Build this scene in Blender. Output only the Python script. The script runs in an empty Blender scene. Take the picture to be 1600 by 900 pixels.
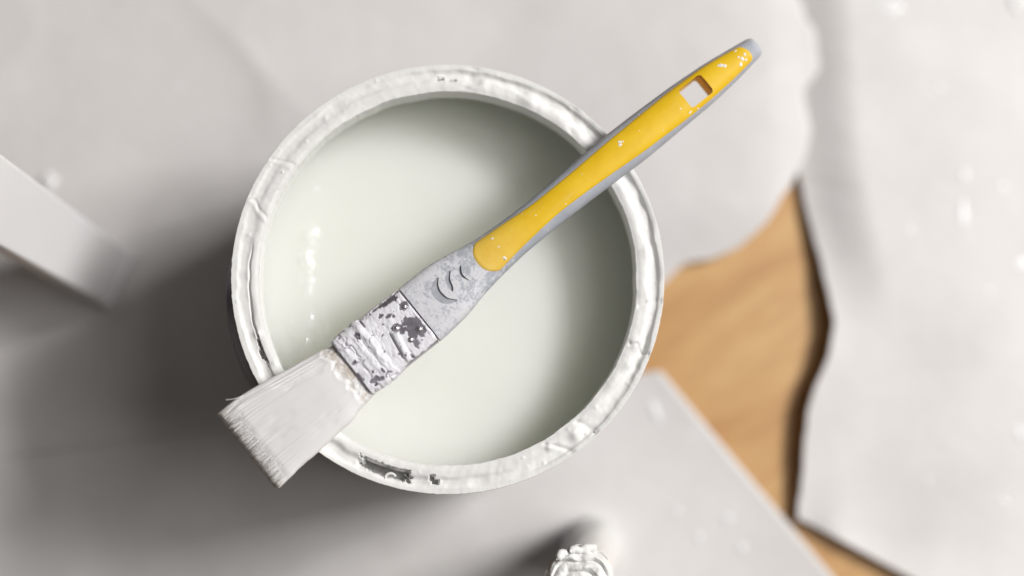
import bpy, bmesh, math, random
import numpy as np
from mathutils import Vector, Matrix

# ------------------------------------------------------------------ camera
scn = bpy.context.scene
col = scn.collection
H = 0.125                                   # height of the tin's rim above the floor (m)
cam_data = bpy.data.cameras.new("camera")
cam = bpy.data.objects.new("camera", cam_data)
col.objects.link(cam)
cam.location = (-0.00272, -0.06296, 0.62657)
cam.rotation_euler = (0.1164716, -0.0491256, -0.0057454)
cam_data.lens = 50.0
cam_data.sensor_width = 36.0
cam_data.clip_start = 0.01
cam_data.clip_end = 50.0
cam_data.dof.use_dof = True
cam_data.dof.focus_distance = 0.499
cam_data.dof.aperture_fstop = 2.0
scn.camera = cam

# ------------------------------------------------------------------ light of the room
world = bpy.data.worlds.new("World")
scn.world = world
world.use_nodes = True
bg = world.node_tree.nodes["Background"]
bg.inputs[0].default_value = (1.0, 0.875, 0.79, 1)
bg.inputs[1].default_value = 0.060

# daylight from the right through a window of two panes; the last lamp is an added fill to brighten the tin's inside
for az, el, size, power in ((15.5, 46.5, 0.44, 24.5), (28.0, 45.0, 0.44, 28.5), (0.0, 59.0, 1.0, 15.5)):
    az, el, dist = math.radians(az), math.radians(el), 2.4
    lamp_data = bpy.data.lights.new("window_and_fill_light", 'AREA')
    lamp_data.shape = 'RECTANGLE'
    lamp_data.size = size
    lamp_data.size_y = size
    lamp_data.energy = power
    lamp_data.color = (1.0, 0.975, 0.955)
    lamp = bpy.data.objects.new("window_and_fill_light", lamp_data)
    col.objects.link(lamp)
    lamp.location = (0.03 + dist * math.cos(el) * math.cos(az), dist * math.cos(el) * math.sin(az), dist * math.sin(el))
    lamp.rotation_euler = (Vector((0.03, 0, 0.05)) - lamp.location).to_track_quat('-Z', 'Y').to_euler()
scn.cycles.max_bounces = 12
scn.cycles.diffuse_bounces = 8

scn.view_settings.view_transform = 'Standard'
scn.view_settings.look = 'None'
scn.view_settings.exposure = 0.0
scn.view_settings.gamma = 1.0
scn.view_settings.use_curve_mapping = False

rng = np.random.default_rng(7)
random.seed(7)

# ------------------------------------------------------------------ numeric helpers
def _hash(i, j, seed):
    n = (i.astype(np.int64) * 374761393 + j.astype(np.int64) * 668265263 + seed * 974634777) & 0xFFFFFFFF
    n = ((n ^ (n >> 13)) * 1274126177) & 0xFFFFFFFF
    return ((n ^ (n >> 16)) & 0xFFFF) / 65535.0

def vnoise(x, y, seed=0):
    """smooth value noise in -1..1"""
    x = np.asarray(x, float); y = np.asarray(y, float)
    x, y = np.broadcast_arrays(x, y)
    i = np.floor(x); j = np.floor(y)
    u = x - i; v = y - j
    u = u * u * u * (u * (u * 6 - 15) + 10); v = v * v * v * (v * (v * 6 - 15) + 10)
    a = _hash(i, j, seed); b = _hash(i + 1, j, seed); c = _hash(i, j + 1, seed); d = _hash(i + 1, j + 1, seed)
    return 2 * (a * (1 - u) * (1 - v) + b * u * (1 - v) + c * (1 - u) * v + d * u * v) - 1

def fbm(x, y, seed=0, octaves=4, gain=0.5):
    s = 0; amp = 1.0; tot = 0
    for k in range(octaves):
        s = s + amp * vnoise(np.asarray(x) * 2 ** k, np.asarray(y) * 2 ** k, seed + 17 * k)
        tot += amp; amp *= gain
    return s / tot

def sstep(a, b, x):
    t = np.clip((np.asarray(x, float) - a) / (b - a), 0, 1)
    return t * t * (3 - 2 * t)

def gauss(x, c, w):
    return np.exp(-((np.asarray(x) - c) / w) ** 2)

def smooth_interp(xs, pts, k=9):
    """piecewise interpolation, softened with a small moving average"""
    px = [p[0] for p in pts]; py = [p[1] for p in pts]
    out = 0
    for d in np.linspace(-3, 3, k):
        out = out + np.interp(np.asarray(xs) + d, px, py)
    return out / k

def catmull(pts, n=6):
    pts = [np.array(p, float) for p in pts]; m = len(pts); out = []
    for i in range(m):
        p0, p1, p2, p3 = pts[i - 1], pts[i], pts[(i + 1) % m], pts[(i + 2) % m]
        for t in np.linspace(0, 1, n, endpoint=False):
            out.append(0.5 * ((2 * p1) + (-p0 + p2) * t + (2 * p0 - 5 * p1 + 4 * p2 - p3) * t ** 2 + (-p0 + 3 * p1 - 3 * p2 + p3) * t ** 3))
    return out

# ------------------------------------------------------------------ object helpers
def link_mesh(name, me, mat, parent=None, smooth=True):
    ob = bpy.data.objects.new(name, me)
    col.objects.link(ob)
    if mat is not None:
        me.materials.clear(); me.materials.append(mat)
    if parent is not None:
        ob.parent = parent
    if smooth and len(me.polygons):
        me.polygons.foreach_set("use_smooth", [True] * len(me.polygons))
    return ob

def from_arrays(name, verts, faces, mat, parent=None, smooth=True):
    me = bpy.data.meshes.new(name)
    me.from_pydata([tuple(v) for v in np.asarray(verts, float)], [], faces)
    me.validate(); me.update()
    return link_mesh(name, me, mat, parent, smooth)

def grid_faces(n, m, wrap_n=False, wrap_m=False, off=0, flip=False):
    f = []
    for i in range(n if wrap_n else n - 1):
        i2 = (i + 1) % n
        for j in range(m if wrap_m else m - 1):
            j2 = (j + 1) % m
            q = (off + i * m + j, off + i2 * m + j, off + i2 * m + j2, off + i * m + j2)
            f.append(q[::-1] if flip else q)
    return f

def grid_obj(name, V, mat, parent=None, wrap_n=False, wrap_m=False, flip=False, caps=False):
    n, m, _ = V.shape
    f = grid_faces(n, m, wrap_n, wrap_m, 0, flip)
    if caps:                                   # close both ends of a tube of rings
        a = list(range(m)); b = [(n - 1) * m + j for j in range(m)]
        f.append(tuple(a) if flip else tuple(a[::-1])); f.append(tuple(b[::-1]) if flip else tuple(b))
    return from_arrays(name, V.reshape(-1, 3), f, mat, parent)

def lathe(name, prof, mat, parent=None, seg=256, flip=False, rad=None):
    prof = np.array(prof, float) * 0.001
    ph = np.linspace(0, 2 * np.pi, seg, endpoint=False)
    R = prof[None, :, 0] * np.ones((seg, 1))
    if rad is not None:
        R = R + rad(ph[:, None], prof[None, :, 1]) * 0.001
    V = np.stack([R * np.cos(ph)[:, None], R * np.sin(ph)[:, None], prof[None, :, 1] * np.ones((seg, 1))], -1)
    return grid_obj(name, V, mat, parent, wrap_n=True, flip=flip)

def tube_path(P, rad, sides=10):
    """rings of a tube along the points P with radius per point"""
    P = np.array(P, float); n = len(P)
    T = np.gradient(P, axis=0); T /= np.linalg.norm(T, axis=1)[:, None]
    ref = np.array([0, 0, 1.0]) if abs(T[0][2]) < 0.9 else np.array([1.0, 0, 0])
    V = np.zeros((n, sides, 3)); a = np.linspace(0, 2 * np.pi, sides, endpoint=False)
    for i in range(n):
        u = np.cross(ref, T[i]); u /= np.linalg.norm(u); w = np.cross(T[i], u)
        V[i] = P[i] + rad[i] * (np.cos(a)[:, None] * u + np.sin(a)[:, None] * w)
    return V

def solidify(ob, t, offset=-1):
    md = ob.modifiers.new("thickness", 'SOLIDIFY'); md.thickness = t; md.offset = offset

def bake(ob):
    """replace the mesh by its evaluated version"""
    dg = bpy.context.evaluated_depsgraph_get(); dg.update()
    me = bpy.data.meshes.new_from_object(ob.evaluated_get(dg))
    ob.modifiers.clear(); old = ob.data; ob.data = me; bpy.data.meshes.remove(old)

def cut(ob, cutter):
    md = ob.modifiers.new("cut", 'BOOLEAN'); md.operation = 'DIFFERENCE'; md.solver = 'EXACT'; md.object = cutter
    bpy.context.view_layer.update(); bake(ob)

def drop(ob):
    me = ob.data; bpy.data.objects.remove(ob, do_unlink=True); bpy.data.meshes.remove(me)

def prism(name, poly, z0, z1, mat=None, parent=None, smooth=False):
    n = len(poly)
    area = sum(poly[i][0] * poly[(i + 1) % n][1] - poly[(i + 1) % n][0] * poly[i][1] for i in range(n))
    if area < 0: poly = poly[::-1]
    V = [(p[0] * .001, p[1] * .001, z0 * .001) for p in poly] + [(p[0] * .001, p[1] * .001, z1 * .001) for p in poly]
    F = [tuple(range(n))[::-1], tuple(range(n, 2 * n))] + [(i, (i + 1) % n, n + (i + 1) % n, n + i) for i in range(n)]
    return from_arrays(name, V, F, mat, parent, smooth)

def thing(name, label, cat, loc=(0, 0, 0), rz=0.0, group=None):
    o = bpy.data.objects.new(name, None); col.objects.link(o)
    o.empty_display_size = 0.02; o.location = loc; o.rotation_euler = (0, 0, rz)
    o["label"] = label; o["category"] = cat
    if group: o["group"] = group
    return o

# ------------------------------------------------------------------ materials
class NT:
    def __init__(self, name):
        self.m = bpy.data.materials.new(name); self.m.use_nodes = True
        self.t = self.m.node_tree; self.b = self.t.nodes["Principled BSDF"]
    def n(self, kind, **kw):
        nd = self.t.nodes.new(kind)
        for k, v in kw.items():
            if k.startswith("i_"):
                key = k[2:].replace("_", " ")
                nd.inputs[int(key) if key.isdigit() else key].default_value = v
            else: setattr(nd, k, v)
        return nd
    def l(self, a, b): self.t.links.new(a, b)
    def set(self, **kw):
        for k, v in kw.items(): self.b.inputs[k.replace("_", " ")].default_value = v
    def coord(self, scale=(1, 1, 1), rot=(0, 0, 0)):
        tc = self.n("ShaderNodeTexCoord"); mp = self.n("ShaderNodeMapping")
        mp.inputs["Scale"].default_value = scale; mp.inputs["Rotation"].default_value = rot
        self.l(tc.outputs["Object"], mp.inputs["Vector"]); return mp.outputs["Vector"]
    def noise(self, vec, scale, detail=4, rough=0.5, dist=0.0):
        nz = self.n("ShaderNodeTexNoise"); nz.inputs["Scale"].default_value = scale
        nz.inputs["Detail"].default_value = detail; nz.inputs["Roughness"].default_value = rough
        nz.inputs["Distortion"].default_value = dist; self.l(vec, nz.inputs["Vector"]); return nz.outputs["Fac"]
    def ramp(self, fac, stops):
        r = self.n("ShaderNodeValToRGB"); e = r.color_ramp.elements
        while len(e) < len(stops): e.new(0.5)
        for k, (p, c) in enumerate(stops):
            e[k].position = p; e[k].color = c if len(c) == 4 else (*c, 1)
        self.l(fac, r.inputs["Fac"]); return r.outputs["Color"]
    def mix(self, fac, a, b):
        mx = self.n("ShaderNodeMix"); mx.data_type = 'RGBA'
        for sock, v in ((mx.inputs[0], fac), (mx.inputs[6], a), (mx.inputs[7], b)):
            if hasattr(v, "is_linked"): self.l(v, sock)
            elif isinstance(v, (int, float)): sock.default_value = v
            else: sock.default_value = (*v, 1)
        return mx.outputs[2]
    def math(self, op, a, b=0.0, clamp=False):
        m = self.n("ShaderNodeMath", operation=op); m.use_clamp = clamp
        for k, v in ((0, a), (1, b)):
            if hasattr(v, "is_linked"): self.l(v, m.inputs[k])
            else: m.inputs[k].default_value = v
        return m.outputs[0]
    def bump(self, h, strength, distance):
        b = self.n("ShaderNodeBump"); b.inputs["Strength"].default_value = strength
        b.inputs["Distance"].default_value = distance
        self.l(h, b.inputs["Height"]); self.l(b.outputs["Normal"], self.b.inputs["Normal"])
    def color(self, c): self.l(c, self.b.inputs["Base Color"])

def mat_paint(name, base=(.80, .81, .785), rough=.3, bump=.25, scale=260):
    t = NT(name); v = t.coord()
    t.color(t.ramp(t.noise(v, scale * .35, 5, .6), [(.3, tuple(c * .965 for c in base)), (.7, base)]))
    t.set(Roughness=rough); t.b.inputs["Specular IOR Level"].default_value = .5
    t.bump(t.noise(v, scale, 5, .6), bump, .0006)
    return t.m

M_paint_wet = mat_paint("wet_white_paint", (.87, .89, .83), .10, .03, 60)
_b = M_paint_wet.node_tree.nodes["Principled BSDF"]
_b.inputs["Subsurface Weight"].default_value = 1.0
_b.inputs["Subsurface Radius"].default_value = (1.0, 1.0, .9)
_b.inputs["Subsurface Scale"].default_value = .035
M_paint_rim = mat_paint("drying_white_paint", (.84, .845, .83), .52, .05, 420)
M_paint_rim.node_tree.nodes["Principled BSDF"].inputs["Specular IOR Level"].default_value = .35
M_paint_crust = mat_paint("crusted_white_paint", (.83, .83, .88), .5, .5, 900)
M_paint_drop = mat_paint("paint_drop_white", (.84, .84, .84), .25, .1, 300)
M_inner = mat_paint("inner_tin_lining", (.86, .87, .83), .4, .2, 200)

def mat_metal(name, base, rough):
    t = NT(name); v = t.coord()
    nz = t.noise(v, 500, 5, .6)
    t.color(t.ramp(nz, [(.3, tuple(c * .6 for c in base)), (.65, base)]))
    t.set(Metallic=.8, Roughness=rough); t.bump(nz, .15, .0003)
    return t.m
M_steel = mat_metal("tin_steel", (.55, .55, .54), .32)
M_ferrule = mat_metal("ferrule_steel", (.56, .53, .60), .3)
M_rivet = mat_metal("rivet_steel", (.7, .68, .7), .22)

t = NT("navy_tin_print"); v = t.coord()
t.color(t.ramp(t.noise(v, 90, 5, .6), [(.35, (.006, .008, .03)), (.7, (.012, .016, .055))])); t.set(Roughness=.3); M_navy = t.m

t = NT("masking_paper"); v = t.coord()
nz = t.noise(v, 22, 6, .6)
t.color(t.ramp(nz, [(.3, (.685, .666, .653)), (.7, (.775, .757, .747))])); t.set(Roughness=.55)
t.b.inputs["Specular IOR Level"].default_value = .35
t.bump(t.noise(v, 40, 6, .65), .25, .0025); M_paper = t.m

t = NT("oak_floor"); ang = math.radians(-33)
v2 = t.coord((1, 1, 1), (0, 0, ang))
mp = t.n("ShaderNodeMapping"); mp.inputs["Scale"].default_value = (14, 75, 14); t.l(v2, mp.inputs["Vector"]); v = mp.outputs["Vector"]
mp = t.n("ShaderNodeMapping"); mp.inputs["Scale"].default_value = (.5, 1.3, 1); t.l(v2, mp.inputs["Vector"]); v2 = mp.outputs["Vector"]
g1 = t.noise(v, 1.6, 7, .62, .6); g2 = t.noise(v2, 22, 4, .5)
c1 = t.ramp(g1, [(.3, (.52, .29, .11)), (.52, (.61, .365, .145)), (.72, (.66, .42, .18))])
c2 = t.ramp(g2, [(.35, (.86, .74, .62)), (.62, (1, 1, 1))])
mx = t.n("ShaderNodeMix"); mx.data_type = 'RGBA'; mx.blend_type = 'MULTIPLY'; mx.inputs[0].default_value = .75
t.l(c1, mx.inputs[6]); t.l(c2, mx.inputs[7]); t.color(mx.outputs[2]); t.set(Roughness=.45)
t.bump(g1, .2, .0008); M_oak = t.m

# grey rubber with a chalky film of dried paint that thins out along the handle
t = NT("grey_handle_rubber"); v = t.coord()
sep = t.n("ShaderNodeSeparateXYZ"); tc = t.n("ShaderNodeTexCoord"); t.l(tc.outputs["Object"], sep.inputs[0])
mr = t.n("ShaderNodeMapRange"); t.l(sep.outputs["X"], mr.inputs[0])
mr.inputs[1].default_value = .088; mr.inputs[2].default_value = .125; mr.inputs[3].default_value = .13; mr.inputs[4].default_value = -.12
n1 = t.noise(v, 260, 9, .75, 1.2); n2 = t.noise(v, 900, 5, .6)
s1 = t.math('ADD', t.math('ADD', n1, mr.outputs[0]), t.math('MULTIPLY', t.math('SUBTRACT', n2, .5), .35))
film = t.ramp(s1, [(.50, (0, 0, 0)), (.64, (1, 1, 1))])
gre = t.ramp(t.noise(v, 140, 4, .5), [(.3, (.38, .41, .46)), (.7, (.46, .49, .54))])
t.color(t.mix(film, gre, (.70, .705, .74))); t.set(Roughness=.6)
t.bump(s1, .35, .0006); M_grey = t.m
t = NT("clean_grey_rubber"); v = t.coord()
t.color(t.ramp(t.noise(v, 400, 5, .6), [(.35, (.36, .38, .42)), (.75, (.50, .52, .57))])); t.set(Roughness=.55); M_cres = t.m

t = NT("yellow_handle_plastic"); v = t.coord()
n1 = t.noise(v, 160, 6, .6); n2 = t.noise(v, 1500, 3, .6)
sep = t.n("ShaderNodeSeparateXYZ"); tc = t.n("ShaderNodeTexCoord"); t.l(tc.outputs["Object"], sep.inputs[0])
mr = t.n("ShaderNodeMapRange"); t.l(sep.outputs["X"], mr.inputs[0])
mr.inputs[1].default_value = .100; mr.inputs[2].default_value = .128; mr.inputs[3].default_value = .26; mr.inputs[4].default_value = .0
fade = t.math('MULTIPLY', mr.outputs[0], t.math('ADD', n1, .45), True)
yc = t.ramp(n1, [(.3, (.79, .49, .012)), (.7, (.85, .56, .02))])
dots = t.ramp(t.noise(v, 750, 2, .5), [(.70, (0, 0, 0)), (.78, (.55, .55, .55))])
scuff = t.ramp(t.noise(t.coord((60, 400, 100)), 1.0, 6, .7, .5), [(.56, (0, 0, 0)), (.80, (.30, .30, .30))])
yc = t.mix(scuff, t.mix(dots, yc, (.80, .70, .48)), (.78, .60, .28))
t.color(t.mix(fade, yc, (.80, .62, .38))); t.set(Roughness=.5); t.b.inputs['Specular IOR Level'].default_value = .3; t.bump(n2, .12, .0003); M_yellow = t.m

t = NT("paint_soaked_bristle"); tc = t.n("ShaderNodeTexCoord"); sep = t.n("ShaderNodeSeparateXYZ"); t.l(tc.outputs["Object"], sep.inputs[0])
v = t.coord((60, 900, 300)); n1 = t.noise(v, 1.0, 5, .6); v2 = t.coord(); n2 = t.noise(v2, 330, 5, .65)
a = t.n("ShaderNodeMapRange"); t.l(sep.outputs["X"], a.inputs[0])
a.inputs[1].default_value = .0000; a.inputs[2].default_value = .0045; a.inputs[3].default_value = .55; a.inputs[4].default_value = 0
b = t.n("ShaderNodeMapRange"); t.l(sep.outputs["X"], b.inputs[0])
b.inputs[1].default_value = .0395; b.inputs[2].default_value = .0425; b.inputs[3].default_value = 0; b.inputs[4].default_value = .62
tip = t.math('MULTIPLY', a.outputs[0], t.ramp(n1, [(.35, (0, 0, 0)), (.6, (1, 1, 1))]))
neck = t.math('MULTIPLY', b.outputs[0], t.ramp(n2, [(.46, (0, 0, 0)), (.58, (1, 1, 1))]))
dirt = t.math('ADD', tip, neck, True)
t.color(t.mix(dirt, (.90, .895, .895), (.52, .43, .33))); t.set(Roughness=.42); t.bump(n1, .07, .0004); M_brist = t.m

t = NT("white_gloss_leg"); v = t.coord()
t.color(t.ramp(t.noise(v, 30, 4, .5), [(.3, (.82, .82, .83)), (.7, (.86, .86, .86))])); t.set(Roughness=.4); M_leg = t.m
t = NT("grey_foot_rubber"); t.set(Roughness=.5); t.b.inputs["Base Color"].default_value = (.75, .75, .75, 1); M_foot = t.m

# ------------------------------------------------------------------ floor
me = bpy.data.meshes.new("floor")
me.from_pydata([(-1.5, -1.5, 0), (1.5, -1.5, 0), (1.5, 1.5, 0), (-1.5, 1.5, 0)], [], [(0, 1, 2, 3)])
fl = link_mesh("floor", me, M_oak, None, False); fl["kind"] = "structure"

# ------------------------------------------------------------------ paper on the floor
def blob(name, x, y, z, rx, ry, rot, h, mat, parent, seed, seg=18, rings=6):
    """a dried drop: a low irregular dome"""
    a = np.linspace(0, 2 * np.pi, seg, endpoint=False)
    wob = 1 + .28 * vnoise(2.2 * np.cos(a) + 5 * seed, 2.2 * np.sin(a) + 3, seed)
    V = [];
    for k in range(rings):
        f = 1 - k / rings
        hh = h * .6 * (1 - f ** 2) ** .6 if f < 1 else -h * .3
        X = f * rx * wob * np.cos(a); Y = f * ry * wob * np.sin(a)
        V.append(np.stack([x + X * math.cos(rot) - Y * math.sin(rot), y + X * math.sin(rot) + Y * math.cos(rot), np.full(seg, z + hh)], -1))
    V = np.array(V); n, m, _ = V.shape
    F = grid_faces(n, m, False, True, 0, False)
    F.append(tuple((n - 1) * m + j for j in range(m)))
    ob = from_arrays(name, V.reshape(-1, 3), F, mat, parent)
    bm = bmesh.new(); bm.from_mesh(ob.data)
    bmesh.ops.recalc_face_normals(bm, faces=bm.faces)
    if sum(f.normal.z for f in bm.faces) < 0: bmesh.ops.reverse_faces(bm, faces=bm.faces)
    bm.to_mesh(ob.data); bm.free()
    return ob

# sheet under the tin: right edge torn, lower left corner cut off
eA = [(0.30, .155), (.16, .1543), (.1492, .1543), (.1432, .1586), (.1251, .1663), (.1101, .1679), (.0981, .1602), (.0920, .1612), (.0803, .1632), (.067, .1593),
      (.0538, .1516), (.0391, .1424), (.0275, .1291), (.0225, .1174), (.0215, .1073), (.0190, .1029), (.0101, .0941), (-.03, .062), (-.06, .05), (-.16, .045)]
eA = sorted(eA)
def zA(x, y):
    z = .0010 + .0016 * (1 + vnoise(x * 9, y * 9, 3)) * .5 * sstep(-.02, .02, y)
    d = (x + y * .95) - (-.11 + .13)                              # the faint diagonal fold at the upper left
    w = sstep(-.20, -.12, x) * sstep(-.02, -.09, x) * sstep(.02, .06, y)
    z = z + .0010 * w * np.exp(-np.abs(d) / .012)
    z = z + (.0075 * sstep(.0, .14, x) - .0022 * sstep(.142, .168, x)) * sstep(.005, .05, y)   # the torn side lies on the neighbouring sheet
    z = z + .0012 * gauss(np.hypot(x - .03, y - .10), .07, .05)
    z = z + .0006 * (1 - np.abs(vnoise(x * 13 + y * 7, y * 13 - x * 6, 12))) ** 4 * sstep(.0, .05, np.hypot(x, y) - .07)
    return z
ny, nx = 420, 150
ys = np.linspace(-.17, .22, ny)
xe = np.interp(ys, [p[0] for p in eA], [p[1] for p in eA]) + .0016 * fbm(ys * 90, ys * 0 + .5, 5, 4) * sstep(.0, .02, ys)
xl = np.full(ny, -.30)
# lower left corner: slanted end of the sheet
cy = np.interp(ys, [-.17, -.1135, -.108, -.10], [-.02, -.1747, -.191, -.215])
xl = np.where(ys < -.1, cy, xl)
u = np.linspace(0, 1, nx) ** .8
X = xl[:, None] + (xe - xl)[:, None] * u[None, :]
Y = np.repeat(ys[:, None], nx, 1)
VA = np.stack([X, Y, zA(X, Y)], -1)
sA = grid_obj("paper_sheet", VA, M_paper, None, flip=True); solidify(sA, .0003)
sA["label"] = "large off-white paper sheet under the paint tin, its right edge torn in scallops"
sA["category"] = "paper"; sA["group"] = "paper sheets covering the floor"

# straight-edged sheet at the bottom
e1 = np.array([.637, -.771]); e2 = np.array([-.992, -.125]); corner = np.array([.0935, -.0269])
ua = np.linspace(0, .32, 130); va = np.linspace(0, .328, 130)
U, W = np.meshgrid(ua, va, indexing='ij')
XB = corner[0] + U * e1[0] + W * e2[0]; YB = corner[1] + U * e1[1] + W * e2[1]
ZB = .0019 + .0004 * vnoise(XB * 12, YB * 12, 9) + .0028 * np.exp(-W / .02) * (.6 + .4 * vnoise(U * 16, W * 0, 4)) + .001 * np.exp(-(U + W) / .03)
sB = grid_obj("paper_sheet", np.stack([XB, YB, ZB], -1), M_paper, None, flip=True); solidify(sB, .0003)
sB["label"] = "smaller white paper sheet with one straight diagonal edge, below the tin's lower right"
sB["category"] = "paper"; sB["group"] = "paper sheets covering the floor"

# raised sheet on the right
eC = [(-.0902, .1514), (-.0722, .1539), (-.0499, .1560), (-.0302, .1594), (-.0225, .1655), (-.0161, .1685), (-.0019, .1703), (.0124, .1679), (.0355, .1643),
      (.0587, .1584), (.0821, .1560), (.1116, .1540), (.1415, .1529), (.23, .15)]
nv, nu = 420, 110
tv = np.linspace(0, 1, nv)
u = np.linspace(0, 1, nu) ** 1.35
XC = np.zeros((nv, nu)); YC = np.zeros((nv, nu))
for j, uu in enumerate(u):
    xspan = uu * .22
    ylow = -.0925 - max(0.0, xspan - .002) * .535               # slanting lower edge
    yy = ylow + (.22 - ylow) * tv
    yref = -.0902 + (.23 + .0902) * tv
    xe = sum(np.interp(yref + q, [p[0] for p in eC], [p[1] for p in eC]) for q in np.linspace(-.011, .011, 9)) / 9 + .0011 * fbm(yref * 110, yref * 0 + .3, 21, 4)
    XC[:, j] = xe + xspan; YC[:, j] = yy
DU = np.repeat((u * .22)[None, :], nv, 0)
lift = .0085 * gauss(YC, -.025, .062) + .0008 + .0018 * vnoise(YC * 25, YC * 0, 8) * gauss(YC, -.03, .06)
rise = sstep(-.03, .05, YC)
ZC = lift * np.exp(-DU / .06) + .0012 + .0055 * gauss(DU, .07, .05) * (.7 + .3 * vnoise(YC * 9, DU * 9, 2)) * (1 - rise)
ZC = ZC + rise * (.0090 * sstep(-.004, .030, DU) - .0090 * .05 - .0012 * sstep(.03, .15, DU))
ZC = ZC + .0008 * vnoise(XC * 20, YC * 20, 6)
ZC = ZC + .0035 * np.exp(-((1 - (1 - tv))[:, None] * .31) / .012) * sstep(.004, .02, DU)      # lower edge curls up a little
ZC = np.maximum(ZC, .0006)
sC = grid_obj("paper_sheet", np.stack([XC, YC, ZC], -1), M_paper, None, flip=True); solidify(sC, .0003)
sC["label"] = "white paper sheet along the right side, its ragged left edge curling up off the wood"
sC["category"] = "paper"; sC["group"] = "paper sheets covering the floor"

def near_z(V, x, y):
    d = (V[..., 0] - x) ** 2 + (V[..., 1] - y) ** 2
    return V[np.unravel_index(np.argmin(d), d.shape)][2]
VB = np.stack([XB, YB, ZB], -1); VC = np.stack([XC, YC, ZC], -1)
k = 0
for sheet, V, L in ((sA, VA, [(-.1752, .0571, .0042, .0045, 0, .003), (-.12, .10, .0015, .0015, 0, .0006), (.12, .10, .0013, .0016, 0, .0006)]),
                    (sB, VB, [(.0905, -.0438, .0022, .006, .4, .0008), (.1093, -.0998, .0025, .0022, 0, .001), (.1000, -.0880, .0018, .0020, 0, .0008), (.122, -.0915, .0026, .0018, .3, .0008), (.128, -.104, .0024, .0024, 0, .0008)]),
                    (sC, VC, [(.259, .1399, .0028, .0055, .35, .0018), (.2293, .0424, .0024, .0075, -.1, .0009), (.2310, .0600, .0018, .0036, .1, .0008), (.2004, .1378, .006, .004, 0, .0006),
                              (.2480, .055, .0018, .002, 0, .0006), (.205, .035, .002, .002, 0, .0006), (.24, .008, .002, .0015, 0, .0006), (.255, .02, .0045, .003, .4, .0006), (.222, .10, .0018, .0018, 0, .0006),
                              (.252, -.055, .002, .004, .1, .0008), (.244, -.085, .002, .002, 0, .0006), (.21, -.075, .0015, .0015, 0, .0006)])):
    for (x, y, rx, ry, ro, h) in L:
        blob("paint_drop", x, y, near_z(V, x, y), rx, ry, ro, h, M_paint_drop, sheet, k); k += 1

# ------------------------------------------------------------------ white leg at the left
leg = thing("furniture_leg", "white painted square leg slanting in from the left edge, its foot on the paper", "leg", (-.149, .0155, .0025))
p0 = np.array([0, 0, 0.002]); p1 = np.array([-.0225, .0170, .105]) * 1.45
ax = p1 - p0; Lg = np.linalg.norm(ax); ax /= Lg
sx = np.array([.36, .93, 0]); sx -= ax * (sx @ ax); sx /= np.linalg.norm(sx)
sz = np.cross(sx, ax)
if sz[0] < 0: sz = -sz
def leg_mesh(name, a, b, w0, w1, t0, t1, mat, bev):
    bm = bmesh.new(); vs = []
    for s, w, tk in ((a, w0, t0), (b, w1, t1)):
        for i, j in ((-1, -1), (1, -1), (1, 1), (-1, 1)):
            vs.append(bm.verts.new(Vector(p0 + ax * s + sx * i * w / 2 + sz * j * tk / 2)))
    for f in ((0, 1, 2, 3), (7, 6, 5, 4), (0, 4, 5, 1), (1, 5, 6, 2), (2, 6, 7, 3), (3, 7, 4, 0)): bm.faces.new([vs[q] for q in f])
    bmesh.ops.recalc_face_normals(bm, faces=bm.faces)
    bmesh.ops.bevel(bm, geom=bm.edges[:], offset=bev, segments=3, affect='EDGES', profile=.5)
    me = bpy.data.meshes.new(name); bm.to_mesh(me); bm.free()
    return link_mesh(name, me, mat, leg, False)
leg_mesh("post", .006, Lg, .025, .030, .018, .022, M_leg, .0012)
leg_mesh("foot_pad", -.001, .0055, .027, .027, .021, .021, M_foot, .001)

# ------------------------------------------------------------------ paint tin
can = thing("paint_tin", "open navy paint tin of white paint, its rim caked with paint", "paint tin", (0, 0, .0045))
Hm = (H - .0045) * 1000.0                       # rim height in the tin's own frame, mm
def bulge(ph, z):
    d = (ph - math.radians(197) + np.pi) % (2 * np.pi) - np.pi
    return 5.4 * np.exp(-(d / math.radians(27)) ** 4) * np.sin(np.clip(z / (Hm * .001) * 1.0, 0, .97) * np.pi * .55) ** 2 * sstep(Hm * .001 - .003, Hm * .001 - .010, z)
prof = [(0.5, 1.2), (70, 1.2), (73, 0), (76.3, .3), (76.6, 1.8), (75.6, 3.5)] + [(75.5, z) for z in np.linspace(8, Hm - 8, 24)] + [(75.6, Hm - 5), (76.2, Hm - 4.2), (76.35, Hm - 3)]
lathe("body", prof, M_navy, can, 256, flip=False, rad=bulge)
def z_metal(r):
    xs = [67.5, 67.7, 68.1, 68.7, 69.2, 69.8, 71.0, 73.4, 74.3, 74.7, 75.1, 75.8, 76.3, 76.6]
    zs = [-3, -1.4, -.6, -.5, -1.0, -3.4, -4.2, -4.2, -3.6, -1.8, -.7, -.5, -1.0, -2.6]
    return np.interp(r, xs, zs)
rr = list(np.linspace(67.5, 76.6, 60))
lathe("rim", [(76.35, Hm - 3.2)] + [(r, Hm + z_metal(r)) for r in rr[::-1]] + [(67.5, Hm - 9), (70, Hm - 10.5), (72.9, Hm - 11)], M_steel, can, 360)
lathe("inner_wall", [(72.9, Hm - 11.05)] + [(72.9, z) for z in np.linspace(Hm - 13, 4, 24)] + [(60, 3.2), (1, 3.2)], M_inner, can, 256)

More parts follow.
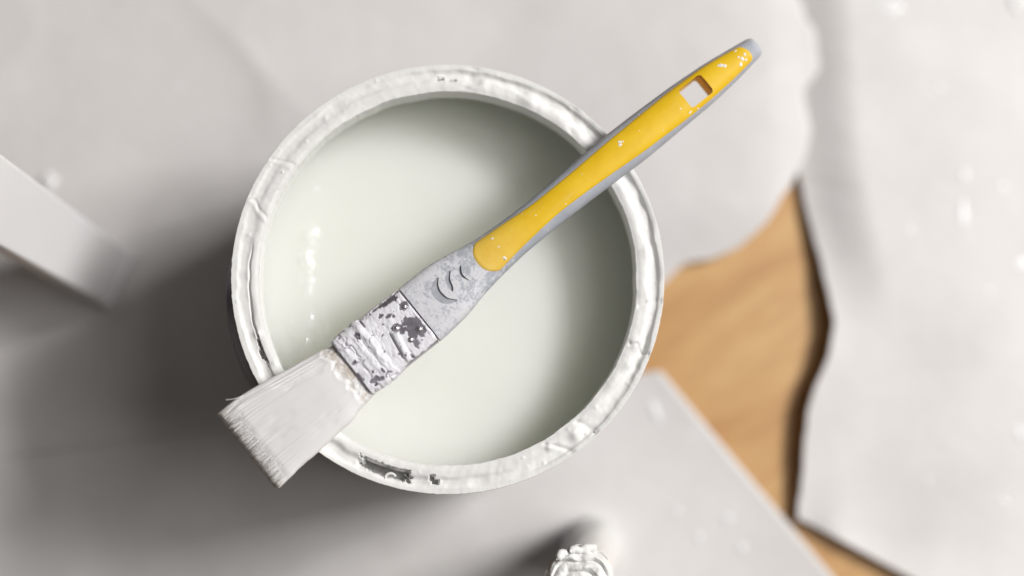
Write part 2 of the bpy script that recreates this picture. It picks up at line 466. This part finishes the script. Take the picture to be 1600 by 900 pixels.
# thick paint over the rim
NA, NR = 1500, 74
ph = np.linspace(0, 2 * np.pi, NA, endpoint=False)[:, None]
deg = (np.degrees(ph) + 360) % 360
def adiff(d, c): return (d - c + 180) % 360 - 180
cs, sn = np.cos(ph), np.sin(ph)
uu = np.linspace(0, 1, NR)[None, :]
nin = 16
r_out = 76.75 + .10 * fbm(cs * 40, sn * 40, 31, 3) + .16 * np.maximum(0, vnoise(cs * 95, sn * 95, 33) - .35) + .22 * np.maximum(0, vnoise(cs * 160, sn * 160, 35) - .55)
r_in = 66.9 + .35 * fbm(cs * 6, sn * 6, 41, 4) + .08 * vnoise(cs * 60, sn * 60, 43)
# radius along the strip: rises inside the lip, crosses the top, turns down over the outer bead
tu = np.clip((uu - .16) / .76, 0, 1)
R = r_in + (r_out - r_in) * tu
gut = np.interp(deg, [0, 40, 75, 95, 120, 160, 185, 215, 240, 262, 290, 315, 340, 360], [1.8, 1.7, 1.6, 1.0, .4, .5, .8, 1.4, 1.3, .9, .6, 1.3, 1.8, 1.8])
rc = 72.9 + .8 * fbm(cs * 5, sn * 5, 51, 3) + .35 * vnoise(cs * 22, sn * 22, 52)
wg = 2.0 + .7 * vnoise(cs * 7, sn * 7, 53)
Z = .35 - (gut * (1 + .35 * vnoise(cs * 14, sn * 14, 54))) * np.exp(-np.abs((R - rc) / wg) ** 3.2)
Z = Z + .20 * fbm(cs * 15 + R * .1, sn * 15, 55, 3)                   # lumps
Z = Z + .05 * fbm(R * cs * .7, R * sn * .7, 56, 3)
Z = Z - .35 * sstep(69.5, 67.0, R) ** 2
bead = sstep(74.6, 75.4, R)
Z = Z * (1 - bead * .55) + bead * (.15 + .06 * vnoise(cs * 120, sn * 120, 57)) * .55
# single lumps, drops and wrinkles
lumps = [(rng.uniform(-75, 85), rng.uniform(68.3, 71), rng.uniform(1.6, 3.4), rng.uniform(.1, .4)) for _ in range(22)]
lumps += [(rng.uniform(0, 360), rng.uniform(68.3, 75.5), rng.uniform(.4, 1.0), rng.uniform(.08, .3)) for _ in range(40)]
lumps += [(80, 71.5, 2.2, .9), (66, 71, 2.6, .8), (-52, 72, 2.2, 1.1), (-60, 70, 1.4, .8), (-20, 70, 2.0, .8), (197, 70.5, 1.6, .8)]
for (a0, r0, w, h) in lumps:
    Z = Z + h * np.exp(-((adiff(deg, a0) * math.pi / 180 * r0 / w) ** 2 + ((R - r0) / w) ** 2))
for (a0, slope, w, h) in [(155.5, 1.3, .32, -.30), (156.4, 1.3, .45, .22), (160.0, -.9, .32, -.28), (160.9, -.9, .45, .2), (145.2, .5, .32, -.26), (146.0, .5, .45, .14),
                          (84, -.5, .9, -.5), (52, .8, 1.0, -.35), (-8, .4, .5, -.45), (-21, -.4, .4, -.6), (-48, .5, .6, -.7), (-58, 1.2, .5, -.5)]:
    Z = Z + h * np.exp(-(adiff(deg, a0 + slope * (R - 72) * .5 + .7 * vnoise(R * .38, R * 0 + a0, 58)) / w * .6) ** 2) * sstep(67.5, 68.5, R) * sstep(76.8, 75.8, R)
# long crack on the left and bare spots
Z = Z - .8 * np.exp(-((R - (70.6 + .012 * adiff(deg, 190) + .3 * vnoise(deg * .3, deg * 0, 59))) / .35) ** 2) * sstep(168, 180, deg) * sstep(212, 204, deg)
rag = .6 * fbm(R * cs * .9, R * sn * .9, 61, 3)
def patch(a0, a1, r0, r1):
    x = (adiff(deg, (a0 + a1) / 2) * math.pi / 180 * 72) / (abs(a1 - a0) / 2 * math.pi / 180 * 72)
    y = (R - (r0 + r1) / 2) / ((r1 - r0) / 2)
    return sstep(1.12, .92, np.maximum(np.abs(x), np.abs(y)) + rag * .45)
bare = np.zeros_like(R)
for q in ((-115.0, -101.8, 70.1, 74.0), (-95.6, -94.2, 70.3, 72.6), (-94.9, -93.0, 71.9, 73.6), (-161.8, -155.0, 70.2, 71.3), (-158.5, -156.0, 71.2, 72.0), (91.6, 93.4, 71.2, 72.5), (88.0, 90.2, 70.9, 71.7)):
    bare = np.maximum(bare, patch(*q))
Z = Z * (1 - bare) + (z_metal(R) - .35) * bare
Zin = Z.copy()
inner = np.clip((.16 - uu) / .16, 0, 1); outer = np.clip((uu - .92) / .08, 0, 1)
Z = Z - inner * 10.5 - outer * (1.3 + .5 * vnoise(cs * 70, sn * 70, 62) + .5 * vnoise(cs * 150, sn * 150, 63)) - outer ** 3 * .6
R = R + inner * .25 + .12 * np.sin(inner * np.pi) * vnoise(cs * 30, sn * 30, 64) + .1 * np.sin(outer * np.pi)
V = np.stack([R * cs, R * sn, Hm + Z], -1) * .001
coat = grid_obj("paint_coating", V, M_paint_rim, can, wrap_n=True, flip=False)
coat["label"] = "thick uneven white paint caked over the rim"
# small curl of paint lying across the bare groove
a = np.linspace(.25, math.pi * 1.05, 18); c0 = math.radians(-106.3)
cx, cyy = 73.3 * math.cos(c0), 73.3 * math.sin(c0)
Pc = np.stack([cx + 1.75 * np.cos(a), cyy + 1.5 * np.sin(a) - .6, np.full(18, Hm - .55)], -1) * .001
grid_obj("paint_curl", tube_path(Pc, np.full(18, .00048)), M_paint_rim, coat, wrap_m=True, caps=True)

# the paint itself
NP, NQ = 300, 150
ph2 = np.linspace(0, 2 * np.pi, NP, endpoint=False)[:, None]
rq = np.linspace(.3, 72.85, NQ)[None, :] * np.ones((NP, 1))
xp, yp = rq * np.cos(ph2), rq * np.sin(ph2)
zp = Hm - 27 + .25 * fbm(xp * .045, yp * .045, 71, 3) + 1.2 * np.exp(-(72.85 - rq) / 1.3)
wx_ = xp + 1.5 * vnoise(xp * .42, yp * .42, 77) + .6 * vnoise(xp * 1.1, yp * 1.1, 79)
wy_ = yp + 1.5 * vnoise(xp * .42, yp * .42, 78)
for (x, y, w, h) in [(-50.6, 36.2, 1.7, .9), (-52.1, 18.3, 2.7, 1.6), (-53.2, 10.7, 2.2, 1.4), (-52.6, 7.0, 1.8, .9), (-52.9, 1.8, 1.9, 1.1), (-52.4, -2.6, 1.7, .9), (-56.6, -17.2, 2.3, 1.6),
                     (-52.3, -14.6, 2.6, 1.8), (-48.2, -17.4, 2.4, 1.6), (-54.1, -22.5, 2.0, 1.3), (27.1, 60.0, 1.4, .8)]:
    zp = zp + h * np.exp(-(((wx_ - x) ** 2 + ((wy_ - y) / 1.25) ** 2) / w ** 2))
V = np.stack([xp, yp, zp], -1) * .001
n, m, _ = V.shape
F = grid_faces(n, m, True, False, 0, False); F.append(tuple(i * m for i in range(n))[::-1])
pt = from_arrays("paint", V.reshape(-1, 3), F, M_paint_wet, can)
pt["label"] = "smooth glossy white paint inside the tin"

# ------------------------------------------------------------------ brush across the tin
brush = thing("paint_brush", "flat paint brush with yellow and grey handle lying across the tin", "paint brush", (-.06945, -.06085, H), math.radians(38.4631))
zc = 6.2
UP = [(70, 11.05), (76, 11.1), (87.3, 11.3), (96.5, 9.9), (107, 8.1), (120.7, 7.3), (133.5, 7.3), (145.6, 7.9), (165, 8.7), (180.5, 8.55), (196.3, 8.1), (211.4, 7.05), (223, 5.5), (228.5, 4.7), (233, 4.0)]
LO = [(70, -12.15), (76, -12.15), (88, -11.1), (98.5, -8.7), (106.7, -7.6), (116.8, -6.6), (131.5, -6.15), (145.5, -6.3), (161, -6.6), (172, -6.9), (185, -6.6), (204.3, -6.1), (217.4, -5.0), (226.7, -3.7), (233, -2.8)]
TH = [(70, 5.75), (84, 5.7), (100, 5.0), (120, 4.9), (145, 5.5), (175, 5.6), (200, 4.9), (222, 4.0), (233, 3.4)]
ZM = [(70, zc), (105, zc + .2), (140, zc + .2), (233, zc - .4)]
def sect(s):
    return smooth_interp(s, UP), smooth_interp(s, LO), smooth_interp(s, TH), smooth_interp(s, ZM)
def power(s): return np.interp(s, [74, 78, 104, 240], [5.0, 4.4, 2.25, 2.25])
def top_z(s, y):
    up, lo, th, zm = sect(s)
    yc, hw = (up + lo) / 2, (up - lo) / 2
    q = np.clip(np.abs((y - yc) / hw), 0, 1)
    pw = power(s)
    return zm + th * (1 - q ** pw) ** (1 / pw)
S = np.concatenate([np.concatenate([[74.95, 74.98, 75.1], np.linspace(75.5, 110, 60)]), np.linspace(111, 222, 90), np.linspace(222.6, 231.3, 28)])
NS = 96
a = np.linspace(0, 2 * np.pi, NS, endpoint=False)
up, lo, th, zm = sect(S)
endf = np.sqrt(np.clip(1 - (np.clip(S - 228.4, 0, None) / 2.92) ** 2.6, 0.0, 1)); endf = np.maximum(endf, .05)
yc, hw = (up + lo) / 2, (up - lo) / 2
ex = (2 / power(S))[:, None]
cy_ = np.sign(np.cos(a)) * np.abs(np.cos(a))[None] ** ex; cz_ = np.sign(np.sin(a)) * np.abs(np.sin(a))[None] ** ex
first = np.where(S < 74.97, .9, 1.0)
YY = yc[:, None] + (hw * first * (.62 + .38 * endf))[:, None] * cy_; ZZ = zm[:, None] + (th * first * endf)[:, None] * cz_
V = np.stack([np.repeat(S[:, None], NS, 1), YY, ZZ], -1) * .001
handle = grid_obj("handle", V, M_grey, brush, wrap_m=True, caps=True)

HX0, HX1, HY0, HY1 = 196.2, 206.5, -3.25, 4.85
def rrect(g, rad=1.1, n=5):
    out = []
    for cxx, cyy2, a0 in ((HX1 + g - rad, HY1 + g - rad, 0), (HX0 - g + rad, HY1 + g - rad, 90), (HX0 - g + rad, HY0 - g + rad, 180), (HX1 + g - rad, HY0 - g + rad, 270)):
        for q in np.linspace(0, 90, n):
            out.append((cxx + rad * math.cos(math.radians(a0 + q)), cyy2 + rad * math.sin(math.radians(a0 + q))))
    return out
cutter = prism("cutter", rrect(.55), -8, 20, None, brush); cut(handle, cutter); drop(cutter)
C1 = [(88.0, 5.3), (84.4, 4.4), (82.6, 1.7), (83.0, -1.9), (85.2, -4.3), (88.15, -5.0), (86.1, -2.3), (85.6, .9), (86.5, 3.5)]
C2 = [(92.7, 4.6), (90.1, 4.0), (88.7, 1.8), (88.7, -1.6), (90.0, -.3), (90.7, 2.1)]
C3 = [(96.8, 3.8), (95.0, 2.9), (94.4, .4), (96.2, -3.1), (95.5, -1.3), (95.25, 1.0), (96.0, 2.6)]
for C in (C1, C2, C3):
    poly = [tuple(p) for p in catmull(C, 5)]
    cxm = np.mean([p[0] for p in poly]); cym = np.mean([p[1] for p in poly])
    zt = float(top_z(np.array([cxm]), np.array([cym]))[0])
    cutter = prism("cutter", poly, zt - .95, zt + 3, None, brush); cut(handle, cutter); drop(cutter)
    small = [(cxm + (p[0] - cxm) * .985, cym + (p[1] - cym) * .985) for p in poly]
    prism("crescent_mark", small, zt - 1.4, zt - .62, M_cres, handle)
for p in handle.data.polygons: p.use_smooth = True
md = handle.modifiers.new("sharp", 'EDGE_SPLIT'); md.split_angle = math.radians(38)
handle.data.materials.clear(); handle.data.materials.append(M_grey)

# yellow inlay on the top
YU = [(101.8, 6.9), (105.6, 7.2), (116.1, 6.5), (129, 5.2), (146.8, 5.4), (161.6, 6.1), (177, 6.5), (193.7, 6.9), (209.2, 6.4), (220, 4.9), (227, 3.4)]
YL = [(101.8, -6.5), (104.6, -6.35), (109.4, -5.6), (117.9, -4.5), (129.2, -3.45), (136, -3.1), (147, -3.3), (160.6, -4.0), (172.4, -4.7), (191.7, -5.1), (204, -4.9), (214.2, -4.3), (221.4, -3.5), (227, -2.6)]
NI, NJ = 180, 34
sv = np.linspace(0, 1, NI)
tv2 = np.linspace(-1, 1, NJ)
S2 = np.zeros((NI, NJ)); T2 = np.zeros((NI, NJ))
for j, q in enumerate(tv2):
    s0 = 101.6 + 4.2 * abs(q - .05) ** 2.6                       # rounded lower end
    s1 = 226.2 - .9 * abs(q) ** 4 - 1.0 * max(0, q)
    ss = s0 + (s1 - s0) * sv
    S2[:, j] = ss
    T2[:, j] = (smooth_interp(ss, YU, 5) * (q + 1) + smooth_interp(ss, YL, 5) * (1 - q)) / 2
ZT = top_z(S2, T2) + .28
edge = np.minimum(np.minimum(1 - np.abs(tv2)[None, :] * np.ones((NI, 1)), 1) * 5.0, np.minimum(sv, 1 - sv)[:, None] * 125)
ZT = ZT - .34 * (1 - np.clip(edge / .55, 0, 1)) ** 2
top = np.stack([S2, T2, ZT], -1); bot = np.stack([S2, T2, ZT - 2.4], -1)
n, m = NI, NJ
Vv = np.concatenate([top.reshape(-1, 3), bot.reshape(-1, 3)]) * .001
F = grid_faces(n, m, False, False, 0, False) + grid_faces(n, m, False, False, n * m, True)
o2 = n * m
for i in range(n - 1):
    F.append((i * m, o2 + i * m, o2 + (i + 1) * m, (i + 1) * m)[::1]); F.append(((i + 1) * m + m - 1, o2 + (i + 1) * m + m - 1, o2 + i * m + m - 1, i * m + m - 1))
for j in range(m - 1):
    F.append((j + 1, o2 + j + 1, o2 + j, j)); b0 = (n - 1) * m; F.append((b0 + j, o2 + b0 + j, o2 + b0 + j + 1, b0 + j + 1))
inlay = from_arrays("grip_inlay", Vv, F, M_yellow, brush)
bm = bmesh.new(); bm.from_mesh(inlay.data); bmesh.ops.recalc_face_normals(bm, faces=bm.faces); bm.to_mesh(inlay.data); bm.free()
cutter = prism("cutter", rrect(0), -8, 20, None, brush); cut(inlay, cutter); drop(cutter)
for p in inlay.data.polygons: p.use_smooth = True
md = inlay.modifiers.new("sharp", 'EDGE_SPLIT'); md.split_angle = math.radians(42)
inlay.data.materials.clear(); inlay.data.materials.append(M_yellow)
inlay["label"] = "yellow plastic inlay with the hanging hole"
# yellow lining of the hanging hole
ri, ro = rrect(0.0), rrect(.5)
nn = len(ri); V = []
for ring, zf in ((ri, 1), (ro, 1), (ro, 0), (ri, 0)):
    for (x, y) in ring:
        zt = float(top_z(np.array([x]), np.array([y]))[0]); zm_ = float(sect(np.array([x]))[3][0])
        V.append((x * .001, y * .001, (zt + .12 if zf else 2 * zm_ - zt + .1) * .001))
F = []
for kk in range(4):
    for i in range(nn):
        i2 = (i + 1) % nn; k2 = (kk + 1) % 4
        F.append((kk * nn + i, kk * nn + i2, k2 * nn + i2, k2 * nn + i))
lin = from_arrays("hole_lining", V, F, M_yellow, inlay, False)
bm = bmesh.new(); bm.from_mesh(lin.data); bmesh.ops.recalc_face_normals(bm, faces=bm.faces); bm.to_mesh(lin.data); bm.free()

# paint specks on the yellow
specks = [(214.6, 2.24, 1.1, .9), (215.4, 1.4, .6, .7), (213.8, 2.9, .5, .5), (222.2, -.14, .8, .6), (224.0, .4, .7, .5), (220.65, -1.3, 1.0, .6), (223.1, -1.2, .6, .5), (221.5, .9, .45, .4), (222.14, 4.09 - .8, .6, .35), (168.0, 3.0, .8, .55), (167.3, 2.2, .5, .8), (168.9, 2.6, .35, .4),
          (110.2, -3.27, .55, 1.1), (111.3, 4.18, .55, .4), (111.07, .65, .4, .3), (128.2, 1.23, .3, .3), (192.7, -.77, .35, .3), (194.9, -3.8, .7, .35), (198, -4.4, .5, .3), (139, -2.2, .25, .25), (150, 2.4, .22, .22), (183, -3.0, .22, .25), (176, 2.0, .2, .2)]
for k, (x, y, rx, ry) in enumerate(specks):
    zt = float(top_z(np.array([x]), np.array([y]))[0]) + .27
    blob("paint_speck", x * .001, y * .001, zt * .001, rx * .001, ry * .001, rng.uniform(0, 3), .00012, M_paint_drop, inlay, 100 + k, 12, 3)

# ferrule
FC, FW, FT = -.55, 11.55, 5.55
def ferr_pt(s, ang, d):
    e = 2 / 5.0
    cy0, cz0 = np.cos(ang), np.sin(ang)
    y = np.sign(cy0) * np.abs(cy0) ** e; z = np.sign(cz0) * np.abs(cz0) ** e
    ny = np.sign(cy0) * np.abs(y) ** 4 / FW; nz = np.sign(cz0) * np.abs(z) ** 4 / FT
    L = np.sqrt(ny ** 2 + nz ** 2) + 1e-9
    sh = -.012 * (s - 60)
    return np.stack([s + 0 * ang, FC + sh * 0 + FW * y + d * ny / L, zc + FT * z + d * nz / L], -1)
SF = np.array([44.9, 45.0, 45.3, 46.0, 46.6, 47, 52, 58, 64, 70, 73.0, 73.4, 73.9, 74.3, 74.5, 74.55])
DF = np.array([-.6, 0, .18, .18, 0, 0, 0, 0, 0, 0, 0, .0, .03, .03, -.1, -.6])
a = np.linspace(0, 2 * np.pi, 160, endpoint=False)
V = ferr_pt(SF[:, None] * np.ones((1, 160)), a[None, :] * np.ones((len(SF), 1)), DF[:, None] * np.ones((1, 160))) * .001
ferrule = grid_obj("ferrule", V, M_ferrule, brush, wrap_m=True, caps=True)
ferrule["label"] = "steel ferrule crusted with white paint"
def dome(x, y, r, h):
    V = []
    for k in range(7):
        f = math.pi / 2 * k / 6
        for q in range(20):
            aa = q / 20 * 2 * math.pi
            V.append(((x + r * math.cos(f) * math.cos(aa)) * .001, (y + r * math.cos(f) * math.sin(aa)) * .001, (zc + FT - .15 + h * math.sin(f)) * .001))
    F = grid_faces(7, 20, False, True)
    return from_arrays("rivet", V, F, M_rivet, ferrule)
for (x, y) in ((72.3, 4.6), (71.6, -4.75), (65.6, .4), (67.0, -5.75)):
    dome(x, y, 1.25, .95)

# crust of dried paint on the ferrule
NSX, NAX = 300, 420
# even spacing over arc length
af = np.linspace(math.radians(-24), math.radians(204), 4000)
pf = ferr_pt(np.zeros(4000), af, np.zeros(4000)); al = np.concatenate([[0], np.cumsum(np.linalg.norm(np.diff(pf, axis=0), axis=1))])
aa = np.interp(np.linspace(0, al[-1], NAX), al, af)
sg = np.linspace(45.05, 74.45, NSX)
SG, AG = np.meshgrid(sg, aa, indexing='ij')
base = ferr_pt(SG, AG, np.zeros_like(SG)); YG = base[..., 1]
side = sstep(zc + 4.9, zc + 3.6, base[..., 2])
nfine = fbm(SG * .7, YG * .5, 81, 4, .5)
nmed = fbm(SG * .35, YG * .22, 83, 3)
d = .24 + .14 * nfine + .14 * nmed
wav = .6 * vnoise(YG * .35, YG * 0, 84)
d = d + .42 * sstep(57.6, 56.6, SG + wav) * sstep(48.6, 49.6, SG + .8 * wav)          # thick layer towards the bristles
d = d + .30 * np.exp(-((SG - 47.4) / 1.1) ** 2) * sstep(-1, 1.5, YG)                 # bar along the end
d = d - .5 * np.exp(-((SG - 49.1 - .9 * vnoise(YG * .6, YG * 0, 85)) / .28) ** 2) * sstep(-.5, .5, YG) * sstep(9.5, 8.8, YG)
d = d + .42 * np.exp(-((SG - 55.4 + wav) / .9) ** 2) * sstep(-8, -5, YG) + .25 * np.exp(-((SG - 52.2 - wav) / .8) ** 2) * sstep(4, 2, YG)
d = d - .22 * np.exp(-((SG - 53.8 - wav) / .35) ** 2) * sstep(6, 4, YG)
finger = np.exp(-((SG - (64.2 + .17 * YG)) / 1.1) ** 4) * sstep(.2, -1.0, YG) * sstep(-11.6, -10.5, YG)
d = d + .62 * finger
d = d - .6 * np.exp(-((SG - (62.6 + .17 * YG)) / .3) ** 2) * sstep(1.2, 0, YG) * sstep(-9.8, -8.5, YG)
d = d + .2 * sstep(.3, .6, fbm(SG * .5, YG * .12, 88, 2))
wob = .9 * fbm(SG * .8, YG * .8, 90, 4, .6)
def hole(cx, cy, rx, ry, k=1.0):
    return sstep(1.25, .85, np.sqrt(((SG - cx) / rx) ** 2 + ((YG - cy) / ry) ** 2) + wob * .7) * k
h = np.zeros_like(SG)
for q in ((70.4, -2.6, 2.9, 3.6), (71.6, -5.2, 1.9, 2.0), (68.2, -5.4, 1.3, 2.6), (66.6, -1.2, 1.2, 1.6), (65.6, .5, 1.7, 1.5), (72.4, 4.6, 1.5, 1.5), (69.5, 9.6, 3.0, .9), (66.2, 9.9, 1.6, .6), (71.5, 8.8, 1.3, .5), (63.9, 7.0, .9, .6), (65.9, 5.4, 1.2, .6), (67.4, 4.2, .5, .5),
          (57.4, 9.3, .35, 1.5), (48.9, -8.9, 1.7, .9), (50.6, -9.8, 1.3, .6), (52.9, -8.2, .65, 1.0), (48.2, -10.4, .9, .5), (67.2, -8.6, .5, 1.2), (60.9, -7.2, .5, .4)):
    h = np.maximum(h, hole(*q))
h = np.maximum(h, sstep(-11.2, -12.0, YG + .5 * wob) * sstep(58, 62, SG + 3 * wob) * sstep(zc + 5.4, zc + 4.6, base[..., 2] + .0 * wob))
h = np.maximum(h, sstep(.25, .5, fbm(SG * .45, AG * 6, 91, 3)) * side)
h = np.maximum(h, sstep(.58, .66, fbm(SG * .7, YG * .9, 92, 3)) * .95)
h = np.maximum(h, sstep(.05, .02, np.abs(fbm(SG * .28, YG * .14, 94, 3))) * sstep(.2, .4, fbm(SG * .3, YG * .3, 95, 2)))
h = np.maximum(h, sstep(.1, .3, fbm(SG * .5, AG * 5, 96, 3)) * sstep(9.3, 10.2, YG + .4 * wob))
d = d * (1 - h) - .30 * h
d = np.where(SG < 45.4, np.minimum(d, (SG - 45.2) * 1.4), d); d = np.where(SG > 73.9, np.minimum(d, (74.3 - SG) * .6), d)
V = ferr_pt(SG, AG, d) * .001
crust = grid_obj("paint_crust", V, M_paint_crust, ferrule, flip=False)

# bristles
BU = [(-2, 16.2), (0, 16.15), (11, 15.95), (24.7, 13.6), (38, 11.3), (46, 10.3)]
BL = [(-2, -16.9), (1.4, -17.0), (19.8, -15.9), (32.5, -14.9), (41, -13.3), (46, -12.2)]
BT = [(-2, 1.5), (0, 1.7), (8, 2.5), (20, 3.7), (35, 4.9), (46, 5.0)]
BM = [(-2, zc - 1.6), (0, zc - .8), (20, zc - .4), (46, zc)]
NB, NBA = 150, 700
SB = np.linspace(.55, 46.2, NB)
a = np.linspace(0, 2 * np.pi, NBA, endpoint=False)
bu, bl, bt, bmid = (smooth_interp(SB, q) for q in (BU, BL, BT, BM))
e = 2 / 3.4
cy_ = np.sign(np.cos(a)) * np.abs(np.cos(a)) ** e; cz_ = np.sign(np.sin(a)) * np.abs(np.sin(a)) ** e
lat = np.broadcast_to(cy_[None], (NB, NBA)); SBg = np.broadcast_to(SB[:, None], (NB, NBA))
fan = lat * 16.5 + .5 * np.sign(cz_)[None] * 0
rough = sstep(22, 2, SBg) * .9 + .22 + .9 * sstep(.2, .75, lat) * sstep(45, 30, SBg)
g = vnoise(fan * 1.5 + .04 * SBg, SBg * .035 + 3, 101) * .5 + vnoise(fan * 3.6, SBg * .06, 102) * .32 + vnoise(fan * .55 + .05 * SBg, SBg * .03, 103) * .5
smear = sstep(-.25, .35, fbm(SBg * .07 + 1, fan * .10, 104, 3) + .50 - .8 * sstep(.45, .9, lat) - .55 * sstep(9, 0, SBg))
disp = g * rough * (1 - .72 * smear) * .62 + .25 * smear * sstep(0, 7, SBg) + .05 * fbm(SBg * .12, fan * .35, 105, 3)
crusty = sstep(39.5, 41.5, SBg + .8 * fbm(fan * .35, SBg * .1, 106, 3) * 2); disp = disp - .35 * crusty + .07 * np.exp(-((SBg - 40 + .8 * fbm(fan * .35, SBg * .1, 106, 3) * 2) / .8) ** 2) + .25 * crusty * fbm(SBg * .9, fan * .9, 107, 3)
YB_ = ((bu + bl) / 2)[:, None] + ((bu - bl) / 2)[:, None] * lat
ZB_ = bmid[:, None] + (bt * (.5 + .5 * sstep(.3, 7, SB)))[:, None] * cz_[None] + disp * np.sign(cz_)[None] * np.abs(cz_)[None] ** .5
YB_ = YB_ + .35 * vnoise(SBg * .18, lat * 0 + np.sign(lat), 108) * np.abs(lat) ** 6
V = np.stack([SBg, YB_, ZB_], -1) * .001
clump = grid_obj("bristle_clump", V, M_brist, brush, wrap_m=True, caps=True)
clump["label"] = "paint-soaked bristles fanning to a blunt ragged tip"
# single bristles at the blunt end
VV = []; FF = []
NBR = 3000
for k in range(NBR):
    q = rng.uniform(-1, 1); w = rng.uniform(-1, 1) if rng.random() < .5 else rng.uniform(.6, 1.06)
    q = q + .35 * (round(q * 38) / 38 - q)
    lenb = rng.uniform(3, 8) if rng.random() < .85 else rng.uniform(8, 16); end = rng.normal(.0, .24) + .16 * float(vnoise(q * 9.0, 0.0, 111)) - .25
    dev = rng.normal(0, .25); rad = rng.uniform(.07, .15)
    pts = []
    for f in np.linspace(0, 1, 4):
        s = end + lenb * (1 - f)
        u_, l_, t_, m_ = (float(np.interp(s, [p[0] for p in Q], [p[1] for p in Q])) for Q in (BU, BL, BT, BM))
        y = (u_ + l_) / 2 + (u_ - l_) / 2 * q * .985 + dev * f * f
        z = m_ + t_ * w * max(0.0, 1 - abs(q) ** 3.4) ** (1 / 3.4) * (.9 + .08 * f) + .10 * f
        pts.append((s, y, z))
    o = len(VV)
    for i, (s, y, z) in enumerate(pts):
        rr_ = rad * (1 - .25 * i / 3)
        for q3 in range(3):
            an = q3 * 2.094; VV.append((s * .001, (y + rr_ * math.cos(an)) * .001, (z + rr_ * math.sin(an)) * .001))
    for i in range(3):
        for q3 in range(3):
            FF.append((o + i * 3 + q3, o + i * 3 + (q3 + 1) % 3, o + (i + 1) * 3 + (q3 + 1) % 3, o + (i + 1) * 3 + q3))
    FF.append((o + 9, o + 10, o + 11))
br = from_arrays("bristles", VV, FF, M_brist, brush); br["kind"] = "stuff"
tt = np.linspace(0, 1, 14)
Ps = np.stack([11.5 - 6.6 * tt, 15.4 + 1.0 * tt + 1.4 * tt ** 2 - 1.2 * np.sin(tt * 3.1) * .3, zc + .5 + 0 * tt + .8 * np.sin(tt * 2)], -1) * .001
grid_obj("stray_bristle", tube_path(Ps, np.linspace(.00016, .00010, 14), 6), M_brist, brush, wrap_m=True, caps=True)

# ------------------------------------------------------------------ paint-covered handle standing at the bottom edge
stick = thing("tool_handle", "upright round handle smothered in white paint swirls, standing at the bottom edge", "handle", (.0640, -.1025, .0022))
lean = np.array([-.0180, -.0052]); HT = .1150
NZ, NAZ = 60, 120
zz = np.linspace(0, 1, NZ)[:, None]; a = np.linspace(0, 2 * np.pi, NAZ, endpoint=False)[None, :]
rs = 12.2 - 1.8 * zz + .5 * np.sin(zz * 9) + .5 * fbm(np.cos(a) * 2 + zz * 4, np.sin(a) * 2 + zz * 3, 121, 3)
rs = rs * np.where(zz > .97, 1 - ((zz - .97) / .03) * .18, 1)
V = np.stack([rs * .001 * np.cos(a) + lean[0] * zz, rs * .001 * np.sin(a) + lean[1] * zz, HT * zz * np.ones_like(a)], -1)
grid_obj("shaft", V, M_paint_rim, stick, wrap_m=True, caps=True)
topc = np.array([lean[0], lean[1], HT])
def swirl(r0, r1, a0, turns, z0, z1, w, seed):
    n = int(40 * turns) + 10; q = np.linspace(0, 1, n)
    an = math.radians(a0) + q * turns * 2 * np.pi; r = r0 + (r1 - r0) * q + .9 * vnoise(q * 5, q * 0, seed)
    P = np.stack([r * np.cos(an) * .001, r * np.sin(an) * .95 * .001, (z0 + (z1 - z0) * q + .5 * vnoise(q * 9, q * 0, seed + 1)) * .001], -1) + topc
    rad = w * .001 * np.sqrt(np.clip(1 - (2 * q - 1) ** 8, .03, 1)) * (1 + .25 * vnoise(q * 12, q * 0, seed + 2))
    grid_obj("paint_swirl", tube_path(P, rad, 12), M_paint_rim, stick, wrap_m=True, caps=True)
NR2, NA2 = 70, 200
rq2 = np.linspace(0.05, 1, NR2)[None, :]; an2 = np.linspace(0, 2 * np.pi, NA2, endpoint=False)[:, None]
rad2 = 12.3 + 1.0 * fbm(np.cos(an2) * 1.6, np.sin(an2) * 1.6, 160, 3)
xx2 = rad2 * rq2 * np.cos(an2); yy2 = rad2 * rq2 * np.sin(an2)
dx2, dy2 = xx2 + 1.0, yy2 + 3.0                                     # the whorl sits off the middle
rr2 = np.hypot(dx2, dy2); pa2 = np.arctan2(dy2, dx2)
phs = pa2 + rr2 * .92 + 1.1 * vnoise(xx2 * .16, yy2 * .16, 161)
rid = np.abs(np.cos(phs / 2 * 2 - .4)) ** .55
hh2 = 2.3 * rid * sstep(.5, 3.0, rr2) + 1.3 * fbm(xx2 * .18, yy2 * .18, 162, 3) + .25 * fbm(xx2 * .7, yy2 * .7, 163, 2) - 1.6 * gauss(rr2, 0, 2.0)
hh2 = hh2 + 1.2 - 3.4 * sstep(.80, 1.0, rq2) - .4 * rq2
V = np.stack([xx2 * .001 + topc[0], yy2 * .001 + topc[1], hh2 * .001 + topc[2]], -1)
F = grid_faces(NA2, NR2, True, False, 0, True); F.append(tuple(i * NR2 for i in range(NA2)))
from_arrays("paint_whorl", V.reshape(-1, 3), F, M_paint_rim, stick)
swirl(11.6, 9.0, 95, .42, -.6, 2.4, 1.25, 131)
swirl(11.2, 10.4, 25, .20, .0, 2.0, 1.1, 143)
swirl(12.4, 11.4, 62, .13, -.4, 2.6, 1.5, 149)
swirl(11.0, 12.2, 100, .10, .2, 2.8, 1.3, 155)
